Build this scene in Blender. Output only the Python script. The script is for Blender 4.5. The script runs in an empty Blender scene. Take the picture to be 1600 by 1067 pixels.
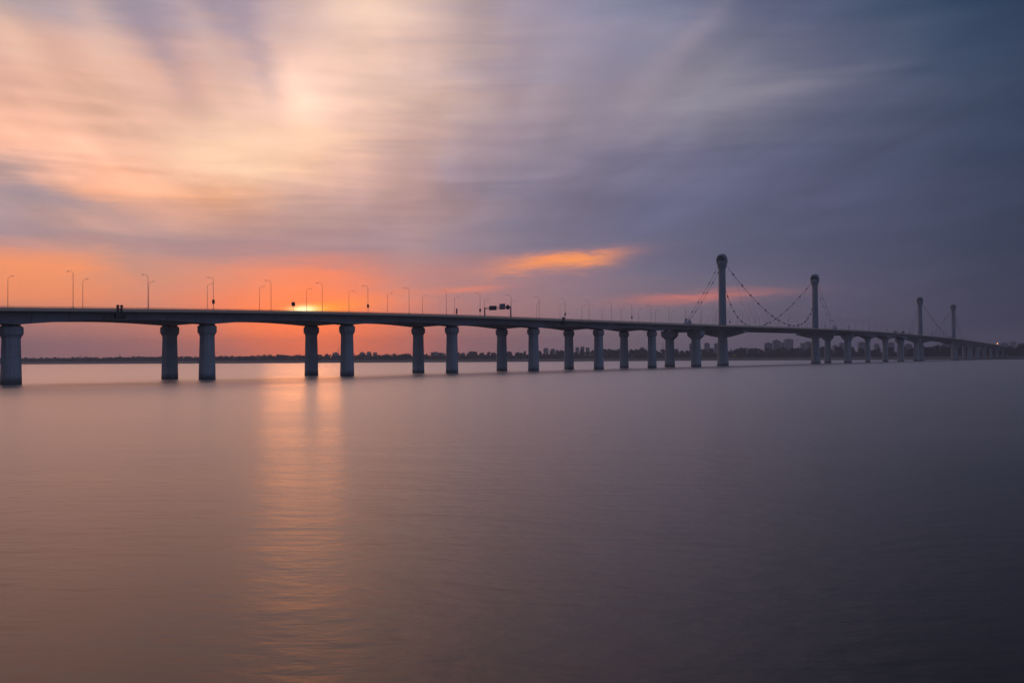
import bpy, math, random
from mathutils import Matrix, Vector

random.seed(7)
scene = bpy.context.scene
COL = scene.collection
TH = math.atan(1050 / 1600)            # bearing of the bridge from the view axis
ST, CT = math.sin(TH), math.cos(TH)
CAM_H = 7.2

# ------------------------------------------------------------------ camera
cam = bpy.data.cameras.new('camera')
cam.sensor_width = 36.0
cam.lens = 36.0
cam.clip_start = 0.5
cam.clip_end = 30000
cam_o = bpy.data.objects.new('camera', cam)
COL.objects.link(cam_o)
pitch = math.atan((559.5 - 533.5) / 1600)
cam_o.matrix_world = (Matrix.Translation((0, 0, CAM_H))
                      @ Matrix.Rotation(math.radians(90) + pitch, 4, 'X')
                      @ Matrix.Rotation(-0.0058, 4, 'Z'))
scene.camera = cam_o

# ------------------------------------------------------------------ view / render
scene.view_settings.view_transform = 'Standard'
scene.view_settings.look = 'None'
scene.view_settings.gamma = 1
scene.view_settings.exposure = 0
scene.view_settings.use_curve_mapping = False
scene.render.engine = 'CYCLES'
scene.cycles.use_denoising = True
scene.cycles.max_bounces = 6
scene.cycles.volume_bounces = 0

# ------------------------------------------------------------------ world: streaked sunset cloud
SUN_AZ, SUN_EL = math.radians(-11.45), math.radians(2.75)


def lin(r, g, b):
    return tuple(((c / 255) / 12.92 if c <= 10 else (((c / 255) + 0.055) / 1.055) ** 2.4) for c in (r, g, b)) + (1.0,)


world = bpy.data.worlds.new('World')
scene.world = world
world.use_nodes = True
NT = world.node_tree
NT.nodes.clear()
LK = NT.links


class Nodes:
    """tiny expression helper for a node tree"""

    def __init__(self, tree):
        self.t = tree

    def put(self, sock, v):
        if isinstance(v, (int, float)):
            sock.default_value = v
        elif isinstance(v, tuple):
            sock.default_value = v
        else:
            self.t.links.new(v, sock)

    def m(self, op, a, b=None, c=None, clamp=False):
        n = self.t.nodes.new('ShaderNodeMath')
        n.operation = op
        n.use_clamp = clamp
        for i, v in enumerate((a, b, c)):
            if v is not None:
                self.put(n.inputs[i], v)
        return n.outputs[0]

    def step(self, v, lo, hi, smooth=True):
        n = self.t.nodes.new('ShaderNodeMapRange')
        n.interpolation_type = 'SMOOTHSTEP' if smooth else 'LINEAR'
        n.clamp = True
        self.put(n.inputs['Value'], v)
        n.inputs['From Min'].default_value = lo
        n.inputs['From Max'].default_value = hi
        return n.outputs['Result']

    def mix(self, f, a, b, mode='MIX'):
        n = self.t.nodes.new('ShaderNodeMix')
        n.data_type = 'RGBA'
        n.blend_type = mode
        n.clamp_factor = True
        self.put(n.inputs[0], f)
        self.put(n.inputs[6], a)
        self.put(n.inputs[7], b)
        return n.outputs[2]

    def xyz(self, x, y, z):
        n = self.t.nodes.new('ShaderNodeCombineXYZ')
        for i, v in enumerate((x, y, z)):
            self.put(n.inputs[i], v)
        return n.outputs[0]

    def noise(self, vec, scale, detail=3, rough=0.5, dist=0.0):
        n = self.t.nodes.new('ShaderNodeTexNoise')
        self.put(n.inputs['Vector'], vec)
        n.inputs['Scale'].default_value = scale
        n.inputs['Detail'].default_value = detail
        n.inputs['Roughness'].default_value = rough
        n.inputs['Distortion'].default_value = dist
        return n.outputs['Fac']

    def ramp(self, fac, stops, interp='LINEAR'):
        n = self.t.nodes.new('ShaderNodeValToRGB')
        self.put(n.inputs[0], fac)
        cr = n.color_ramp
        cr.interpolation = interp
        while len(cr.elements) > 1:
            cr.elements.remove(cr.elements[-1])
        cr.elements[0].position = stops[0][0]
        cr.elements[0].color = stops[0][1]
        for p, c in stops[1:]:
            e = cr.elements.new(p)
            e.color = c
        return n.outputs[0]


W = Nodes(NT)
tc = NT.nodes.new('ShaderNodeTexCoord')
sep = NT.nodes.new('ShaderNodeSeparateXYZ')
LK.new(tc.outputs['Generated'], sep.inputs[0])
dx, dy, dz = sep.outputs
DEG = 57.29578
az0 = W.m('MULTIPLY', W.m('ARCTAN2', dx, dy), DEG)
el0 = W.m('MULTIPLY', W.m('ARCSINE', dz), DEG)
# cloud deck seen in perspective: coordinates on a flat layer, the streaks run along one heading
inv = W.m('DIVIDE', 1.0, W.m('ADD', W.m('MAXIMUM', dz, 0.0), 0.05))
px, py = W.m('MULTIPLY', dx, inv), W.m('MULTIPLY', dy, inv)
HD = math.radians(-7.0)
across = W.m('SUBTRACT', W.m('MULTIPLY', px, math.cos(HD)), W.m('MULTIPLY', py, math.sin(HD)))
along = W.m('ADD', W.m('MULTIPLY', px, math.sin(HD)), W.m('MULTIPLY', py, math.cos(HD)))
streak = W.noise(W.xyz(across, W.m('MULTIPLY', along, 0.16), 1.7), 1.5, 3, 0.5)
fine = W.noise(W.xyz(across, W.m('MULTIPLY', along, 0.30), 5.2), 3.2, 3, 0.5, 0.4)
# low banks drawn out sideways
bank = W.noise(W.xyz(W.m('MULTIPLY', az0, 0.055), W.m('MULTIPLY', el0, 0.42), 3.1), 1.0, 4, 0.55, 0.6)
wisp = W.noise(W.xyz(W.m('ADD', W.m('MULTIPLY', az0, 0.10), W.m('MULTIPLY', el0, 0.12)), W.m('MULTIPLY', el0, 0.95), 8.4), 1.0, 3, 0.5, 0.5)
tatter = W.noise(W.xyz(W.m('MULTIPLY', az0, 0.33), W.m('MULTIPLY', W.m('SUBTRACT', el0, W.m('MULTIPLY', az0, 0.06)), 2.1), 2.6), 1.0, 4, 0.6, 0.8)
up = W.step(el0, 2.0, 12.0)
az = W.m('ADD', az0, W.m('MULTIPLY', W.m('SUBTRACT', streak, 0.5), W.m('MULTIPLY_ADD', up, 9.0, 2.0)))
az = W.m('ADD', az, W.m('MULTIPLY', W.m('SUBTRACT', bank, 0.5), 7.0))
el = W.m('ADD', el0, W.m('MULTIPLY', W.m('SUBTRACT', bank, 0.5), W.m('MULTIPLY_ADD', up, 3.4, 0.9)))
el = W.m('ADD', el, W.m('MULTIPLY', W.m('SUBTRACT', wisp, 0.5), W.m('MULTIPLY_ADD', up, 2.0, 0.6)))
taz = W.m('DIVIDE', W.m('ADD', az, 45.0), 90.0, clamp=True)


def a2t(x):
    return (math.degrees(math.atan((x - 800) / 1600)) + 45) / 90


# colour of the cloud field: bearing along each row, one row per height above the horizon
ROWS = [
    (0.6, [(-700, 120, 105, 125), (0, 140, 112, 124), (200, 158, 116, 120), (350, 190, 118, 110), (455, 246, 122, 76), (520, 238, 120, 80), (620, 205, 114, 102), (720, 158, 110, 118), (900, 124, 105, 121), (1100, 104, 97, 116), (1300, 84, 82, 106), (1500, 62, 66, 93), (1700, 48, 54, 80)]),
    (1.7, [(-700, 125, 108, 125), (0, 160, 120, 122), (200, 178, 124, 118), (350, 214, 126, 108), (430, 252, 132, 80), (530, 250, 126, 82), (620, 226, 122, 100), (720, 166, 115, 120), (900, 130, 110, 124), (1100, 108, 101, 120), (1300, 88, 86, 112), (1500, 62, 68, 96), (1700, 48, 55, 82)]),
    (3.2, [(-700, 170, 125, 120), (0, 246, 152, 102), (120, 244, 150, 104), (230, 222, 140, 116), (350, 236, 138, 108), (450, 252, 142, 92), (560, 246, 136, 96), (640, 212, 128, 112), (720, 172, 122, 128), (900, 140, 115, 130), (1100, 112, 104, 125), (1300, 88, 87, 115), (1500, 64, 70, 98), (1700, 48, 57, 84)]),
    (4.7, [(-700, 165, 128, 125), (0, 248, 156, 108), (100, 246, 156, 108), (200, 204, 142, 126), (400, 218, 138, 120), (500, 228, 136, 112), (600, 188, 128, 128), (800, 150, 120, 137), (1000, 106, 105, 131), (1300, 84, 87, 117), (1550, 60, 70, 98), (1700, 50, 60, 88)]),
    (6.1, [(-700, 130, 118, 135), (0, 164, 142, 152), (150, 186, 150, 146), (350, 160, 132, 142), (500, 152, 128, 142), (700, 140, 126, 146), (800, 122, 116, 141), (1000, 96, 99, 129), (1300, 80, 87, 118), (1550, 60, 72, 102), (1700, 48, 60, 90)]),
    (8.6, [(-700, 200, 156, 146), (0, 178, 150, 150), (130, 238, 178, 144), (300, 254, 192, 152), (450, 206, 164, 154), (600, 184, 150, 152), (800, 126, 121, 146), (1000, 98, 100, 132), (1300, 82, 88, 120), (1550, 61, 73, 103), (1700, 48, 62, 92)]),
    (11.0, [(-700, 250, 196, 164), (0, 254, 198, 166), (200, 255, 208, 178), (350, 255, 224, 188), (500, 246, 206, 174), (590, 206, 166, 158), (700, 166, 146, 160), (900, 128, 123, 147), (1100, 108, 108, 137), (1300, 87, 94, 124), (1550, 62, 76, 106), (1700, 48, 64, 94)]),
    (14.3, [(-700, 250, 202, 174), (0, 242, 195, 172), (100, 252, 206, 178), (300, 232, 192, 174), (500, 250, 216, 190), (640, 222, 186, 172), (780, 178, 156, 163), (900, 156, 143, 158), (1100, 141, 137, 153), (1300, 102, 106, 132), (1500, 69, 84, 113), (1700, 46, 64, 94)]),
    (18.6, [(-700, 200, 172, 162), (0, 190, 168, 168), (200, 166, 152, 166), (400, 168, 150, 164), (560, 236, 206, 188), (700, 190, 168, 172), (800, 166, 152, 170), (1000, 132, 133, 158), (1200, 97, 103, 134), (1400, 72, 88, 118), (1580, 46, 66, 96), (1700, 40, 58, 88)]),
    (32.0, [(-700, 224, 184, 166), (0, 226, 186, 168), (500, 185, 162, 162), (900, 118, 116, 138), (1200, 72, 80, 106), (1500, 46, 58, 82), (1700, 38, 50, 74)]),
]
colr = None
prev = None
for e, stops in ROWS:
    tone = []
    for x, r, g, b in stops:
        if r > 225:                     # sunlit cloud is peach, not cream
            g, b = g * 0.955, b * 0.965
        k_ = 1.0 - 0.13 * min(1.0, max(0.0, (x - 1000) / 500))
        tone.append((a2t(x), lin(r * k_, g * k_, b * k_)))
    c = W.ramp(taz, tone)
    colr = c if colr is None else W.mix(W.step(el, prev, e, smooth=False), colr, c)
    prev = e
# zenith and the half of the sky behind the viewer: the same cloud away from the sun
colr = W.mix(W.step(el, 32.0, 75.0), colr, lin(80, 86, 112))
colr = W.mix(W.step(W.m('ABSOLUTE', az0), 40.0, 100.0), colr, lin(88, 102, 136))
# streak light and shade of the cloud itself
amp = W.m('MULTIPLY', W.step(el0, 4.0, 10.0), 1.0)
sh = W.m('MULTIPLY_ADD', W.m('SUBTRACT', streak, 0.5), 1.25, W.m('MULTIPLY', W.m('SUBTRACT', fine, 0.5), 0.5))
sh = W.m('MULTIPLY_ADD', W.m('SUBTRACT', wisp, 0.5), W.m('MULTIPLY_ADD', W.step(az0, 6.0, -8.0), 0.34, 0.12), sh)
sh = W.m('MULTIPLY_ADD', sh, amp, 1.0)
mul = W.xyz(sh, W.m('POWER', sh, 0.95), W.m('POWER', sh, 0.9))
colr = W.mix(1.0, colr, mul, 'MULTIPLY')


def blob(col, x, y, hw, hh, tilt, rgb, amount, rag=0.9, gain=1.0):
    """one lit rag of cloud at a bearing and height"""
    a = math.degrees(math.atan((x - 800) / 1600))
    yh = 553.4 + 0.0058 * (1850 - x)
    e = math.degrees(math.atan((yh - y) / 1600 * math.cos(math.radians(a))))
    k = 180 / math.pi / 1600
    ua = W.m('SUBTRACT', az0, a)
    ue = W.m('SUBTRACT', W.m('SUBTRACT', el0, e), W.m('MULTIPLY', ua, tilt))
    ue = W.m('ADD', ue, W.m('MULTIPLY', W.m('SUBTRACT', wisp, 0.5), rag * hh * k * 2.2))
    ue = W.m('ADD', ue, W.m('MULTIPLY', W.m('SUBTRACT', tatter, 0.5), rag * hh * k * 2.6))
    ua = W.m('ADD', ua, W.m('MULTIPLY', W.m('SUBTRACT', bank, 0.5), rag * hw * k * 1.6))
    q = W.m('ADD', W.m('POWER', W.m('DIVIDE', W.m('ABSOLUTE', ua), hw * k), 2.0), W.m('POWER', W.m('DIVIDE', W.m('ABSOLUTE', ue), hh * k), 2.0))
    g = W.m('MULTIPLY', W.m('EXPONENT', W.m('MULTIPLY', q, -1.0)), amount, clamp=True)
    return W.mix(g, col, tuple(c * gain for c in lin(*rgb)[:3]) + (1.0,))


colr = blob(colr, 850, 416, 95, 15, 0.10, (226, 142, 112), 0.75, 1.2)
colr = blob(colr, 872, 412, 72, 10, 0.10, (252, 148, 92), 0.9, 1.2)
colr = blob(colr, 905, 408, 48, 7, 0.05, (255, 156, 92), 0.85, 1.2)
colr = blob(colr, 1085, 466, 95, 8, 0.04, (206, 118, 112), 0.85)
colr = blob(colr, 735, 452, 60, 5, 0.05, (232, 130, 108), 0.7)
colr = blob(colr, 600, 468, 70, 12, 0.0, (248, 132, 96), 0.6)
colr = blob(colr, 250, 384, 260, 12, -0.05, (158, 130, 142), 0.6)
colr = blob(colr, 60, 305, 110, 16, -0.22, (156, 140, 152), 0.75)
colr = blob(colr, 345, 240, 75, 24, 0.1, (255, 212, 180), 0.7)
colr = blob(colr, 505, 212, 60, 16, -0.05, (255, 210, 178), 0.65)
colr = blob(colr, 640, 300, 40, 120, 0.0, (186, 150, 152), 0.45)
colr = blob(colr, 330, 535, 330, 60, 0.0, (214, 118, 104), 0.4, 0.3)
# drawn-out rays of cloud overhead, fanning out from the sunset
for q in ((165, 60, 50, 42, -1.3, (226, 188, 172), 0.5), (240, 50, 45, 42, -1.3, (152, 138, 156), 0.55),
          (335, 80, 50, 40, -1.5, (216, 182, 172), 0.45), (398, 70, 40, 55, -1.8, (158, 143, 159), 0.5),
          (15, 55, 45, 30, -0.6, (250, 206, 178), 0.45), (570, 16, 85, 28, 0.0, (250, 214, 190), 0.6),
          (1075, 65, 72, 28, 0.85, (158, 145, 159), 0.42), (1150, 152, 130, 16, 0.12, (150, 144, 158), 0.5),
          (960, 100, 60, 46, 0.8, (130, 126, 150), 0.4), (690, 130, 90, 12, 0.05, (236, 196, 178), 0.45)):
    colr = blob(colr, *q, 0.5)
# sun burning through the bank
colr = blob(colr, 480, 515, 125, 72, 0.0, (255, 112, 54), 0.9, 0.3, 1.4)
colr = blob(colr, 512, 480, 55, 8, 0.10, (255, 150, 36), 0.85, 0.5, 1.15)
colr = blob(colr, 480, 485, 26, 6.5, 0.06, (255, 190, 80), 1.0, 0.25, 1.4)
colr = blob(colr, 474, 485, 16, 6, 0.05, (255, 236, 180), 1.0, 0.1, 2.0)

sky = NT.nodes.new('ShaderNodeTexSky')
sky.sky_type = 'NISHITA'
sky.sun_disc = False
sky.sun_elevation = SUN_EL
sky.sun_rotation = SUN_AZ
sky.air_density = 1.0
sky.dust_density = 2.0
bg_sky = NT.nodes.new('ShaderNodeBackground')
LK.new(sky.outputs[0], bg_sky.inputs[0])
bg_sky.inputs[1].default_value = 0.05
bg_cl = NT.nodes.new('ShaderNodeBackground')
LK.new(colr, bg_cl.inputs[0])
bg_cl.inputs[1].default_value = 1.12
mixs = NT.nodes.new('ShaderNodeMixShader')
mixs.inputs[0].default_value = 0.94            # cloud cover
LK.new(bg_sky.outputs[0], mixs.inputs[1])
LK.new(bg_cl.outputs[0], mixs.inputs[2])
wout = NT.nodes.new('ShaderNodeOutputWorld')
LK.new(mixs.outputs[0], wout.inputs[0])

# ------------------------------------------------------------------ sun
sl = bpy.data.lights.new('sun', 'SUN')
sl.energy = 0.07
sl.angle = math.radians(4.5)
sl.color = (1.0, 0.36, 0.10)
sun_o = bpy.data.objects.new('sun', sl)
COL.objects.link(sun_o)
to_sun = Vector((math.sin(SUN_AZ) * math.cos(SUN_EL), math.cos(SUN_AZ) * math.cos(SUN_EL), math.sin(SUN_EL)))
sun_o.rotation_euler = to_sun.to_track_quat('Z', 'Y').to_euler()
sun_o.location = (0, 0, 300)


# ------------------------------------------------------------------ materials
def material(name, base, rough=0.7, vary=0.12, scale=0.4, metallic=0.0, bump=0.0, wet=False, streaks=0.0, emit=None, seg=0.0):
    mt = bpy.data.materials.new(name)
    mt.use_nodes = True
    t = mt.node_tree
    b = t.nodes['Principled BSDF']
    N = Nodes(t)
    g = t.nodes.new('ShaderNodeNewGeometry')
    pos = g.outputs['Position']
    s3 = t.nodes.new('ShaderNodeSeparateXYZ')
    t.links.new(pos, s3.inputs[0])
    n1 = N.noise(pos, scale, 5, 0.6)
    n2 = N.noise(pos, scale * 9, 3, 0.5)
    v = N.m('MULTIPLY_ADD', N.m('SUBTRACT', n1, 0.5), vary * 2.4, 1.0)
    v = N.m('MULTIPLY_ADD', N.m('SUBTRACT', n2, 0.5), vary, v)
    if streaks:
        vs = N.noise(N.xyz(N.m('MULTIPLY', s3.outputs[0], 1.6), N.m('MULTIPLY', s3.outputs[1], 1.6), N.m('MULTIPLY', s3.outputs[2], 0.07)), 1.0, 4, 0.6)
        v = N.m('MULTIPLY_ADD', N.m('SUBTRACT', vs, 0.5), streaks, v)
    c = N.mix(1.0, tuple(base) + (1.0,), N.xyz(v, v, v), 'MULTIPLY')
    if seg:     # joints between the cast segments
        sv = N.m('ADD', N.m('MULTIPLY', s3.outputs[0], ST), N.m('MULTIPLY', s3.outputs[1], CT))
        fs_ = N.m('ABSOLUTE', N.m('SUBTRACT', N.m('FRACT', N.m('DIVIDE', sv, seg)), 0.5))
        c = N.mix(N.m('MULTIPLY', N.step(fs_, 0.022, 0.004), 0.55), c, (0.10, 0.10, 0.10, 1))
        tone_ = N.noise(N.xyz(N.m('FLOOR', N.m('ADD', N.m('DIVIDE', sv, seg), 0.5)), 0.0, 0.0), 3.7, 0)
        c = N.mix(1.0, c, N.ramp(tone_, [(0.3, (0.88, 0.88, 0.88, 1)), (0.7, (1.08, 1.08, 1.08, 1))]), 'MULTIPLY')
    if wet:     # lift lines left by the formwork
        fz = N.m('FRACT', N.m('MULTIPLY', s3.outputs[2], 0.3))
        seam = N.m('MULTIPLY', N.step(N.m('ABSOLUTE', N.m('SUBTRACT', fz, 0.5)), 0.035, 0.0), 0.35)
        c = N.mix(seam, c, (0.12, 0.12, 0.12, 1))
        # algae and damp on the concrete just above the river
        lvl = N.m('MULTIPLY_ADD', N.m('SUBTRACT', n1, 0.5), 3.2, N.m('MULTIPLY_ADD', N.m('SUBTRACT', n2, 0.5), 1.2, s3.outputs[2]))
        c = N.mix(N.m('MULTIPLY', N.step(lvl, 2.8, 0.0), 0.85), c, (0.045, 0.043, 0.036, 1))
    t.links.new(c, b.inputs['Base Color'])
    b.inputs['Roughness'].default_value = rough
    b.inputs['Metallic'].default_value = metallic
    if bump:
        bn = t.nodes.new('ShaderNodeBump')
        bn.inputs['Strength'].default_value = bump
        bn.inputs['Distance'].default_value = 0.05
        t.links.new(n2, bn.inputs['Height'])
        t.links.new(bn.outputs[0], b.inputs['Normal'])
    if emit:
        b.inputs['Emission Color'].default_value = tuple(emit[:3]) + (1,)
        b.inputs['Emission Strength'].default_value = emit[3]
    return mt


M = {
    'concrete': material('pier_concrete', (0.36, 0.37, 0.385), 0.8, 0.2, 0.25, bump=0.3, wet=True, streaks=0.75),
    'girder': material('girder_concrete', (0.34, 0.36, 0.40), 0.8, 0.16, 0.15, bump=0.2, streaks=0.5, seg=12.5),
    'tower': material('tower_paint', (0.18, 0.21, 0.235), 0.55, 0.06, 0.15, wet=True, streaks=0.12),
    'steel_deck': material('steel_deck_paint', (0.2, 0.22, 0.24), 0.55, 0.1, 0.2, streaks=0.2),
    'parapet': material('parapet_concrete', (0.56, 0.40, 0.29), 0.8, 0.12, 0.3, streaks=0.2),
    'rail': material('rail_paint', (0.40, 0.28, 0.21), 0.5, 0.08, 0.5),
    'asphalt': material('asphalt', (0.05, 0.05, 0.052), 0.9, 0.15, 0.5),
    'bearing': material('bearing_rubber', (0.03, 0.03, 0.032), 0.8),
    'cable': material('cable_sheath', (0.09, 0.095, 0.11), 0.5),
    'clamp': material('clamp_steel', (0.035, 0.037, 0.045), 0.5, metallic=0.3),
    'lamp': material('lamp_pole_paint', (0.16, 0.15, 0.16), 0.45, metallic=0.2),
    'lens': material('lamp_lens', (0.55, 0.55, 0.55), 0.3),
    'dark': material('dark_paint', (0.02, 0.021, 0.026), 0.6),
    'sign_back': material('sign_back_grey', (0.11, 0.12, 0.16), 0.5),
    'sign_board': material('sign_navy', (0.012, 0.018, 0.04), 0.5),
    'bark': material('bark', (0.06, 0.05, 0.04), 0.9),
    'leaf': material('leaf_dark_green', (0.018, 0.040, 0.040), 0.8, 0.3, 0.15),
    'leaf2': material('leaf_deep_green', (0.024, 0.046, 0.044), 0.8, 0.3, 0.15),
    'bank': material('bank_grass_and_silt', (0.055, 0.058, 0.056), 0.95, 0.25, 0.02),
    'wall_a': material('wall_pale_render', (0.30, 0.30, 0.31), 0.85, 0.06, 0.05),
    'wall_b': material('wall_grey_render', (0.22, 0.23, 0.26), 0.85, 0.06, 0.05),
    'wall_c': material('wall_buff_render', (0.30, 0.27, 0.25), 0.85, 0.06, 0.05),
    'roof': material('roof_grey', (0.16, 0.16, 0.17), 0.9),
    'glass': material('window_glass', (0.05, 0.06, 0.08), 0.2),
    'tyre': material('tyre_rubber', (0.02, 0.02, 0.02), 0.9),
    'lit_orange': material('lit_lamp_orange', (0.8, 0.4, 0.1), 0.5, emit=(1.0, 0.33, 0.06, 9.0)),
    'lit_yellow': material('lit_lamp_yellow', (0.8, 0.6, 0.1), 0.5, emit=(1.0, 0.72, 0.12, 3.0)),
}


# ------------------------------------------------------------------ mesh helpers
class MB:
    def __init__(self):
        self.v, self.f = [], []

    def add(self, vs, fs):
        o = len(self.v)
        self.v += [tuple(p) for p in vs]
        self.f += [tuple(i + o for i in q) for q in fs]
        return self

    def box(self, x0, x1, y0, y1, z0, z1):
        return self.add([(x0, y0, z0), (x1, y0, z0), (x1, y1, z0), (x0, y1, z0), (x0, y0, z1), (x1, y0, z1), (x1, y1, z1), (x0, y1, z1)],
                        [(3, 2, 1, 0), (4, 5, 6, 7), (0, 1, 5, 4), (1, 2, 6, 5), (2, 3, 7, 6), (3, 0, 4, 7)])

    def loft(self, rings, close=True, cap=True):
        n = len(rings[0])
        vs = [p for r in rings for p in r]
        fs = []
        for k in range(len(rings) - 1):
            for i in range(n if close else n - 1):
                j = (i + 1) % n
                fs.append((k * n + i, k * n + j, (k + 1) * n + j, (k + 1) * n + i))
        if cap:
            fs.append(tuple(range(n - 1, -1, -1)))
            fs.append(tuple((len(rings) - 1) * n + i for i in range(n)))
        return self.add(vs, fs)

    def tube(self, pts, r, n=6):
        rings = []
        for i, p in enumerate(pts):
            p = Vector(p)
            a = Vector(pts[max(i - 1, 0)])
            b = Vector(pts[min(i + 1, len(pts) - 1)])
            d = (b - a).normalized()
            u = d.cross(Vector((0, 0, 1)))
            if u.length < 1e-4:
                u = Vector((1, 0, 0))
            u.normalize()
            w = u.cross(d)
            rr = r[i] if isinstance(r, (list, tuple)) else r
            rings.append([p + (u * math.cos(2 * math.pi * k / n) + w * math.sin(2 * math.pi * k / n)) * rr for k in range(n)])
        return self.loft(rings)

    def mesh(self, name, mat, smooth=False):
        me = bpy.data.meshes.new(name)
        me.from_pydata(self.v, [], self.f)
        me.materials.append(M[mat] if isinstance(mat, str) else mat)
        if smooth:
            for p in me.polygons:
                p.use_smooth = True
        me.update()
        return me

    def build(self, name, mat, parent=None, smooth=False):
        return obj(name, self.mesh(name, mat, smooth), parent)


def obj(name, data, parent=None, loc=None):
    o = bpy.data.objects.new(name, data)
    COL.objects.link(o)
    if parent is not None:
        o.parent = parent
    if loc is not None:
        o.location = loc
    return o


def tag(o, label=None, cat=None, group=None, kind=None):
    for k, v in (('label', label), ('category', cat), ('group', group), ('kind', kind)):
        if v:
            o[k] = v
    return o


def octo(hx, hy, z, c=0.42, cx=0.0, cy=0.0):
    """chamfered rectangle ring; c = chamfer as a share of the half width"""
    kx, ky = hx * (1 - c), hy * (1 - c)
    return [(cx + a, cy + b, z) for a, b in ((kx, -hy), (hx, -ky), (hx, ky), (kx, hy), (-kx, hy), (-hx, ky), (-hx, -ky), (-kx, -hy))]


# bridge frame: local x runs along the bridge, local y away from the viewer, origin on the centre line
DC = 310.0
BR_LOC = (-CT * DC, ST * DC, 0.0)
BR_ROT = math.pi / 2 - TH


def b2w(s, l, z=0.0):
    return Vector((ST * s - CT * (DC + l), CT * s + ST * (DC + l), z))


# height of the railing top along the bridge
ZT = [(40, 19.6), (169, 23.4), (201, 24.3), (238, 25.3), (284, 26.4), (325, 27.2), (388, 28.2), (481, 29.1), (611, 30.2), (746, 31.6),
      (900, 33.3), (1064, 34.7), (1224, 35.3), (1431, 35.0), (1709, 33.2), (2102, 27.0), (2500, 18.0)]


def zrail(s):
    for i in range(len(ZT) - 1):
        if s <= ZT[i + 1][0] or i == len(ZT) - 2:
            p1, p2 = ZT[i], ZT[i + 1]
            p0 = ZT[i - 1] if i else p1
            p3 = ZT[i + 2] if i + 2 < len(ZT) else p2
            h = p2[0] - p1[0]
            m1 = (p2[1] - p0[1]) / (p2[0] - p0[0])
            m2 = (p3[1] - p1[1]) / (p3[0] - p1[0])
            t = (s - p1[0]) / h
            return ((2 * t ** 3 - 3 * t ** 2 + 1) * p1[1] + (t ** 3 - 2 * t ** 2 + t) * h * m1
                    + (-2 * t ** 3 + 3 * t ** 2) * p2[1] + (t ** 3 - t ** 2) * h * m2)


def zdeck(s):
    return zrail(s) - 1.25


# ------------------------------------------------------------------ water and far bank
def water_material():
    mt = bpy.data.materials.new('river_water')
    mt.use_nodes = True
    t = mt.node_tree
    b = t.nodes['Principled BSDF']
    N = Nodes(t)
    g = t.nodes.new('ShaderNodeNewGeometry')
    s3 = t.nodes.new('ShaderNodeSeparateXYZ')
    t.links.new(g.outputs['Position'], s3.inputs[0])
    x, y = s3.outputs[0], s3.outputs[1]
    silt = N.noise(N.xyz(N.m('MULTIPLY', x, 0.004), N.m('MULTIPLY', y, 0.012), 0.0), 1.0, 4, 0.55)
    c = N.mix(silt, (0.016, 0.012, 0.010, 1), (0.024, 0.018, 0.015, 1))
    n1 = N.noise(N.xyz(N.m('MULTIPLY', x, 0.55), N.m('MULTIPLY', y, 1.0), 0.0), 1.1, 3, 0.55)
    n2 = N.noise(N.xyz(N.m('MULTIPLY', x, 0.5), N.m('MULTIPLY', y, 1.0), 4.0), 0.22, 3, 0.5)
    hgt = N.m('MULTIPLY_ADD', n2, 2.2, n1)
    bp = t.nodes.new('ShaderNodeBump')
    bp.inputs['Strength'].default_value = 0.9
    bp.inputs['Distance'].default_value = 0.072
    t.links.new(hgt, bp.inputs['Height'])
    df = t.nodes.new('ShaderNodeBsdfDiffuse')
    t.links.new(c, df.inputs['Color'])
    gl = t.nodes.new('ShaderNodeBsdfGlossy')
    gl.inputs['Color'].default_value = (1.0, 0.89, 0.81, 1)
    patch = N.noise(N.xyz(N.m('MULTIPLY', x, 0.012), N.m('MULTIPLY', y, 0.03), 7.0), 1.0, 4, 0.6)
    t.links.new(N.m('MULTIPLY_ADD', N.m('SUBTRACT', patch, 0.5), 0.16, 0.33), gl.inputs['Roughness'])
    t.links.new(bp.outputs[0], gl.inputs['Normal'])
    fr = t.nodes.new('ShaderNodeFresnel')       # reflectance of a smooth water film
    fr.inputs['IOR'].default_value = 1.34
    mx = t.nodes.new('ShaderNodeMixShader')
    t.links.new(fr.outputs[0], mx.inputs[0])
    t.links.new(df.outputs[0], mx.inputs[1])
    t.links.new(gl.outputs[0], mx.inputs[2])
    t.nodes.remove(b)
    t.links.new(mx.outputs[0], t.nodes['Material Output'].inputs['Surface'])
    return mt


wm = MB().add([(-5500, -1500, 0), (5500, -1500, 0), (5500, 5500, 0), (-5500, 5500, 0)], [(0, 1, 2, 3)])
tag(wm.build('water', water_material()), 'broad calm silty river reflecting the sunset', 'river', kind='structure')

SHORE = [(-1600, 2500), (-500, 2300), (100, 2150), (450, 1990), (700, 1960), (900, 2000), (1200, 1985), (1350, 1900), (1590, 1700), (1900, 1560), (2600, 1350), (3600, 1100)]


def shore_at(px_x):
    for (x0, z0), (x1, z1) in zip(SHORE, SHORE[1:]):
        if px_x <= x1:
            t = max(0.0, (px_x - x0) / (x1 - x0))
            return z0 + (z1 - z0) * t
    return SHORE[-1][1]


def on_bank(px_x, back):
    """a point standing `back` metres behind the waterline, in the direction of a picture column"""
    z = shore_at(px_x) + back
    return Vector(((px_x - 800) / 1600 * z, z, 0))


PROFILE = [(-25, -0.8), (0, 0.02), (12, 0.7), (45, 1.2), (150, 2.0), (235, 3.0), (275, 5.2), (330, 5.6), (900, 5.0), (3200, 5.0)]


def bank_z(back):
    for (a, z0), (b_, z1) in zip(PROFILE, PROFILE[1:]):
        if back <= b_:
            return z0 + (z1 - z0) * (back - a) / (b_ - a)
    return 5.0


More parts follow.
